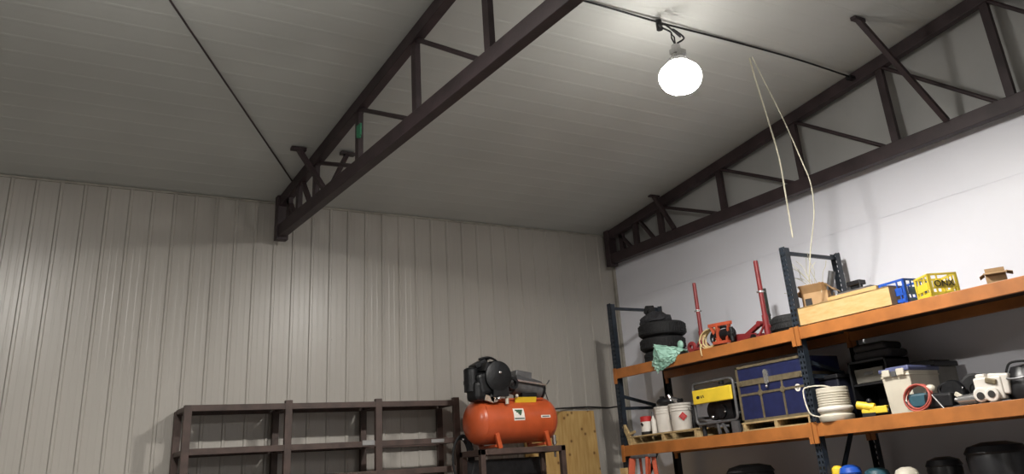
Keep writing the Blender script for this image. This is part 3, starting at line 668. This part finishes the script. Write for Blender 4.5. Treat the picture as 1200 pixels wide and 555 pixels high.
# ------------------------------------------------------------------ bottom shelf, only tops in view
def tub(px, X, zt, R, m, label, cat='container', name='storage_tub', lidm=None):
    t = thing(name, label, cat, at(px, X, A3)); h = zt-A3
    MB().lathe([(0, 0), (R*.85, 0), (R, h*.8), (R*.95, h*.88), (0, h*.9)], n=28).build('tub_body', m, t, smooth=True)
    MB().lathe([(R*1.0, h*.85), (R*1.04, h*.87), (R*.9, h*.95), (R*.4, h), (0, h)], n=28).build('lid', lidm or m, t, smooth=True); return t
tub(983, 7.22, 1.52, .07, m_white, 'white jug top just showing over the bottom edge, below the reel', 'jug', 'plastic_jug')
tub(994, 7.22, 1.53, .065, m_yel, 'yellow capped jug on the bottom shelf beside the white jug', 'jug', 'plastic_jug')
tub(1009, 7.24, 1.53, .10, m_blue, 'blue container on the bottom shelf beside the yellow jug', 'container', 'plastic_jug')
tub(1122, 7.5, 1.54, .15, m_blackp, 'black lidded tub low on the bottom shelf under the tool heap')
tub(1188, 7.45, 1.63, .24, m_blackp, 'large black round tub at the right end of the bottom shelf')
tub(889, 7.45, 1.605, .25, m_black, 'wide black round tub on the bottom shelf below the navy chest')
tub(1076, 7.25, 1.48, .10, m_cream, 'cream jar on the bottom shelf below the smoky tote', 'jar', 'plastic_jug')
tub(1040, 7.3, 1.49, .11, m_teal, 'dark teal container on the bottom shelf right of the blue one', 'container', 'plastic_jug')

# orange step ladder in front of the rack end
Yl = yat(755, 6.92, 1.8); t = thing('step_ladder', 'orange fibreglass step ladder with a grey cap standing at the rack end', 'ladder', (6.90, Yl, 0))
MB().box((0, 0, 1.775), (.12, .34, .035)).build('ladder_cap', m_grey, t, bevel=.01)
for s in (1, -1):
    MB().beam((-.05, s*.14, 1.76), (-.36, s*.26, 0), .03, .075).build('front_rail', m_lad, t, bevel=.004)
    MB().beam((.05, s*.12, 1.76), (.12, s*.20, .0), .03, .05).build('rear_rail', m_lad, t, bevel=.004)
for k in range(5):
    z = .3+.3*k; u = (1.76-z)/1.76
    MB().box((-.05-.31*u, 0, z), (.09, .28+.24*u, .025)).build('step', m_grey, t, bevel=.004)
# timber upright in the corner
t = thing('timber_plank', 'pale timber plank leaning upright in the corner beside the rack', 'plank', (6.98, yat(732, 6.98, 1.6), 0)); 
MB().box((0, 0, .835), (.04, .11, 1.67)).build('plank_body', m_wood, t, bevel=.003); MB().box((-.021, 0, 1.6), (.004, .108, .02)).build('cut_mark', m_pallet, t)

# plywood sheet on the back wall
pw = MB().prism([(6.30, .02), (7.52, .02), (7.43, 2.42), (6.30, 2.43)], 'y', 9.955, 9.973).build('plywood_sheet', m_ply); tag(pw, 'knotty plywood sheet against the back wall behind the orange compressor', 'plywood')

# ------------------------------------------------------------------ brown steel shelf rack on the back wall
sr = thing('steel_shelving', 'long brown angle-steel shelving frame against the back wall', 'shelving', (0, 0, 0))
YA, YZ = 9.5, 9.93
xs = (2.085, 3.10, 4.115, 5.09); ZT = 2.545
for i, x in enumerate(xs):
    zt = ZT+.03 if 0 < i else ZT
    MB().box((x, YA, zt/2), (.075, .05, zt)).build('front_post', m_rust, sr, bevel=.003)
    MB().box((x+.0, YZ, ZT/2-.01), (.07, .05, ZT-.02)).build('back_post', m_rust, sr, bevel=.003)
    for z in (ZT-.03, 2.105): MB().beam((x, YA, z), (x, YZ, z), .04, .045).build('side_rail', m_rust, sr)
for j, z in enumerate((ZT-.03, 2.105, 1.80, 1.2, .5)):
    for y in (YA, YZ):
        if z == 1.80 and y == YA: pass
        MB().box(((xs[0]+xs[-1])/2, y, z), (xs[-1]-xs[0], .045, .06)).build('shelf_rail', m_rust, sr, bevel=.003)
for i in range(3):
    MB().box(((xs[i]+xs[i+1])/2, (YA+YZ)/2, ZT-.01), (xs[i+1]-xs[i]-.08, YZ-YA-.05, .012)).build('shelf_board', m_rust, sr)
    if i < 2: MB().box(((xs[i]+xs[i+1])/2, (YA+YZ)/2, 2.13), (xs[i+1]-xs[i]-.08, YZ-YA-.05, .012)).build('shelf_board', m_rust, sr)
    MB().box(((xs[i]+xs[i+1])/2, (YA+YZ)/2, 1.82), (xs[i+1]-xs[i]-.08, YZ-YA-.05, .012)).build('shelf_board', m_rust, sr)
    MB().box(((xs[i]+xs[i+1])/2, (YA+YZ)/2, 1.22), (xs[i+1]-xs[i]-.08, YZ-YA-.05, .012)).build('shelf_board', m_rust, sr)
m_tape = mat('grey_tape', (150, 150, 150), .5)
tag(MB().box((3.99, YA-.026, 2.118), (.14, .008, .05)).build('tape_strip', m_tape), 'light grey tape strip on the front rail left of the third shelving post', 'tape')
tag(MB().box((4.83, YA-.026, 2.105), (.16, .008, .035)).build('tape_strip', m_tape), 'light grey tape strip on the front rail near the compressor end', 'tape')

# ------------------------------------------------------------------ compressor on its stand
st = thing('compressor_stand', 'brown steel stand carrying the orange compressor', 'stand', (5.62, 9.12, 0))
x0, x1, y0, y1, zt = -.53, .54, -.19, .24, 1.965
for (x, y) in ((x0, y0), (x1, y0), (x0, y1), (x1, y1)): MB().box((x, y, zt/2), (.06, .06, zt)).build('leg', m_rust, st, bevel=.003)
for y in (y0, y1): MB().box(((x0+x1)/2, y, zt-.03), (x1-x0+.06, .06, .06)).build('top_rail', m_rust, st, bevel=.003)
for x in (x0, x1): MB().box((x, (y0+y1)/2, zt-.03), (.06, y1-y0, .06)).build('top_rail', m_rust, st, bevel=.003)
MB().box(((x0+x1)/2, y1+.0, 1.72), (x1-x0-.08, .02, .30)).build('back_panel', m_iron, st)
for y in (y0, y1): MB().box(((x0+x1)/2, y, .4), (x1-x0, .04, .05)).build('lower_rail', m_rust, st)
cp = thing('air_compressor', 'orange horizontal tank air compressor with a black pump on a brown stand', 'air compressor', (5.62, 9.15, zt))
R = .245; zc_ = .30; Lh = .43
prof = []
for k in range(9): an = PI/2*k/8; prof.append((R*math.sin(an), -Lh-.16*math.cos(an)))
for k in range(9): an = PI/2*(1-k/8); prof.append((R*math.sin(an), Lh+.16*math.cos(an)))
MB().lathe(prof, (0, 0, zc_), (0, PI/2, 0), 48).build('tank', m_tank, cp, smooth=True)
for x in (-Lh, Lh): MB().cyl((x-.008, 0, zc_), (x+.008, 0, zc_), R+.003, n=48).build('weld_band', m_tank, cp, smooth=True)
for x in (-.30, .36):
    MB().beam((x-.02, -.20, .16), (x+.02, -.2, .0), .05, .045, (0, 1, 0)).box((x, 0, .03), (.06, .36, .03)).beam((x-.02, .20, .14), (x+.02, .2, .0), .05, .045, (0, 1, 0)).build('tank_foot', m_tank, cp, bevel=.004)
MB().box((.0, 0, .53), (.74, .3, .02)).box((.0, -.12, .50), (.70, .02, .05)).build('motor_plate', m_tank, cp)
MB().box((.12, -.153, .50), (.29, .012, .10), (.35, 0, 0)).build('yellow_label', m_ylab, cp)
# stickers follow the tank side
def sticker(x, w, a0, a1, m, name, e=.002, n=6):
    b = bmesh.new(); rows = []
    for k in range(n+1):
        an = a0+(a1-a0)*k/n; y, z = -math.cos(an)*(R+e), zc_+math.sin(an)*(R+e)
        rows.append((b.verts.new((x-w/2, y, z)), b.verts.new((x+w/2, y, z))))
    for A, B in zip(rows, rows[1:]): b.faces.new((A[0], A[1], B[1], B[0]))
    mb = MB(); mb.bm.free(); mb.bm = b; o = mb.build(name, m, cp); return o
sticker(-.03, .145, -.05, .50, m_paper, 'square_label')
sticker(-.03, .13, .0, .06, m_greyg, 'label_lettering', .003)
lg = MB(); 
for (dx, w_, a_) in ((0, .10, .40), (0.005, .075, .33), (.012, .045, .26), (.015, .02, .20)):
    y, z = -math.cos(a_)*(R+.0035), zc_+math.sin(a_)*(R+.0035); lg.box((-.03+dx, y, z), (w_, .002, .016), (a_*-1, 0, 0))
lg.build('label_logo', m_greenink, cp)
sticker(.33, .13, .03, .15, m_paper, 'name_label'); sticker(.33, .10, .07, .11, m_label, 'name_lettering', .003)
# pump: crankcase, finned cylinders, flywheel, filters
MB().cyl((-.34, -.18, .70), (-.34, .12, .70), .14).box((-.34, -.03, .60), (.24, .3, .14)).build('crankcase', m_iron, cp, smooth=True, bevel=.01)
def fins(p0, p1, rr, n):
    m = MB(); p0, p1 = Vector(p0), Vector(p1); m.cyl(p0, p1, rr*.75, n=20)
    for k in range(n):
        u = (k+.5)/n; c = p0.lerp(p1, u); d = (p1-p0).normalized()*.007; m.cyl(c-d, c+d, rr, n=20)
    return m
fins((-.36, -.04, .80), (-.44, -.04, .93), .10, 5).build('cylinder', m_iron, cp, smooth=True)
fins((-.30, -.04, .80), (-.20, -.04, .90), .10, 5).build('cylinder', m_iron, cp, smooth=True)
MB().box((-.43, -.04, .93), (.16, .18, .06), (0, -.45, 0)).box((-.20, -.04, .90), (.17, .18, .06), (0, .6, 0)).build('cylinder_head', m_iron, cp, bevel=.015)
b = MB().lathe([(0, -.05), (.05, -.05), (.06, -.02), (.11, -.012), (.135, -.03), (.165, -.012), (.17, .03), (.15, .04), (0, .04)], (-.29, -.24, .77), (PI/2, 0, 0), 44)
for k in range(9): an = 2*PI*k/9; b.beam((-.29+.05*math.cos(an), -.265, .77+.05*math.sin(an)), (-.29+.15*math.cos(an), -.265, .77+.15*math.sin(an)), .02, .018, (0, 1, 0))
b.box((-.27, -.24, .61), (.2, .07, .12)).box((-.40, -.2, .86), (.12, .12, .1), (0, .4, 0))
b.build('belt_guard', m_iron, cp, smooth=True)
MB().box((-.50, -.12, .62), (.18, .22, .22), (0, 0, .1)).box((-.44, -.14, .70), (.2, .2, .26), (0, -.2, 0)).build('intake_manifold', m_iron, cp, bevel=.05, seg=3)
MB().cyl((-.56, -.1, .62), (-.56, -.1, .86), .085).ball((-.56, -.1, .86), (.085, .085, .03)).cyl((-.56, -.1, .70), (-.56, -.1, .74), .09).build('air_filter', m_iron, cp, smooth=True)
MB().cyl((-.33, -.04, .93), (-.33, -.04, .985), .03).cyl((-.33, -.04, .985), (-.33, -.04, 1.0), .055).build('breather_cap', m_iron, cp, smooth=True)
MB().tube(curve([(-.44, -.08, .98), (-.33, -.12, 1.0), (-.2, -.1, .95), (-.12, -.1, .8), (-.1, -.1, .58)]), .014).build('copper_pipe', m_iron, cp, smooth=True)
MB().ball((-.28, -.29, .81), (.022, .008, .016)).build('pump_highlight', m_chrome, cp, smooth=True)  # chrome blob stands in for the highlight on the black pump housing
MB().cyl((-.33, -.225, .545), (-.33, -.2, .545), .055).box((-.40, -.2, .53), (.12, .05, .06), (0, .3, 0)).cyl((-.29, -.24, .52), (-.27, -.24, .60), .025).build('regulator', m_chrome, cp, smooth=True)
MB().cyl((-.17, -.22, .47), (-.17, -.22, .60), .02).ball((-.17, -.22, .60), .028).ball((-.02, -.2, .56), .02).build('pressure_gauge', m_cream, cp, smooth=True)
# motor, tilted finned cylinder
MB().cyl((.03, -.02, .72), (.40, -.02, .63), .125, .115).cyl((.03, -.02, .72), (-.02, -.02, .73), .09).box((.16, -.02, .80), (.22, .16, .10), (0, .15, 0)).build('motor', m_grey, cp, smooth=True, bevel=.01)
MB().box((.20, -.03, .57), (.2, .2, .06)).cyl((.40, -.02, .63), (.44, -.02, .62), .10).build('motor_mount', m_iron, cp, smooth=True)
MB().beam((-.02, -.17, .74), (.42, -.16, .68), .02, .03, (0, 1, 0)).build('strap', m_chrome, cp)
MB().lathe([(.04, -.02), (.07, -.02), (.07, .02), (.04, .02)], (-.07, -.2, .7), (PI/2, 0, 0), 24).build('motor_pulley', m_iron, cp, smooth=True)
MB().cyl((.52, -.1, .02), (.52, -.1, .12), .025).cyl((.52, -.1, -.12), (.52, -.1, .02), .014).build('drain_valve', m_chrome, cp, smooth=True)
MB().tube(curve([(.38, -.15, .66), (.46, -.13, .70), (.50, -.12, .74)]), .008).tube([(.42, -.1, .68), (.58, .05, .52), (.72, .2, .42)], .006).build('air_line', m_grey, cp, smooth=True)

# black hose coil hanging on the end of the shelving
t = thing('hose_coil', 'black air hose hanging in loops on the right end of the brown shelving', 'hose', (5.085, 9.44, 2.12))
b = MB()
for k in range(4):
    P = [V(-.0+(.10+.012*k)*math.cos(2*PI*j/24), -.03-.02*k, -.23+(.22+.012*k)*math.sin(2*PI*j/24)) for j in range(24)]
    b.tube(P, .011, 8, True)
b.build('hose_loops', m_black, t, smooth=True)
MB().ball((.0, -.10, -.02), .016).ball((.07, -.1, -.16), .018).build('brass_fitting', m_chrome, t, smooth=True)

# black cord along the back wall to the rack
tag(MB().tube(curve([onY(648, 479, 9.5), onY(660, 478, 9.93), onY(690, 476.5, 9.955), onY(712, 477.5, 9.955), V(7.55, 9.6, onY(716, 478, 9.8).z), (7.15, 8.99, zat(478, 7.15, 8.99))]), .010, 8).build('extension_cord', m_black), 'black cord running along the back wall from the compressor to the orange rack', 'cord')

# ------------------------------------------------------------------ world: closed shed, almost no outside light
w = bpy.data.worlds.new('world'); S.world = w; w.use_nodes = True
w.node_tree.nodes['Background'].inputs['Color'].default_value = (.5, .5, .55, 1); w.node_tree.nodes['Background'].inputs['Strength'].default_value = .02

# repeats share a group phrase
GR = {'roof_truss': 'brown steel roof trusses', 'high_bay_lamp': 'high-bay lamps under the ceiling', 'hanging_string': 'pale strings hanging from the ceiling cable',
      'tyre': 'tyres on the top shelf', 'steel_stand': 'red steel jack stands on the top shelf', 'milk_crate': 'plastic milk crates on the top shelf', 'wooden_pallet': 'wooden pallets on the middle shelf',
      'plastic_pail': 'white pails on the middle shelf', 'plastic_jug': 'jugs and jars on the bottom shelf', 'storage_tub': 'black tubs on the bottom shelf', 'coiled_hose': 'coiled hoses on the orange rack', 'tape_strip': 'tape strips on the brown shelving'}
for o in bpy.data.objects:
    b = o.name.split('.')[0]
    if o.parent is None and b in GR: o['group'] = GR[b]
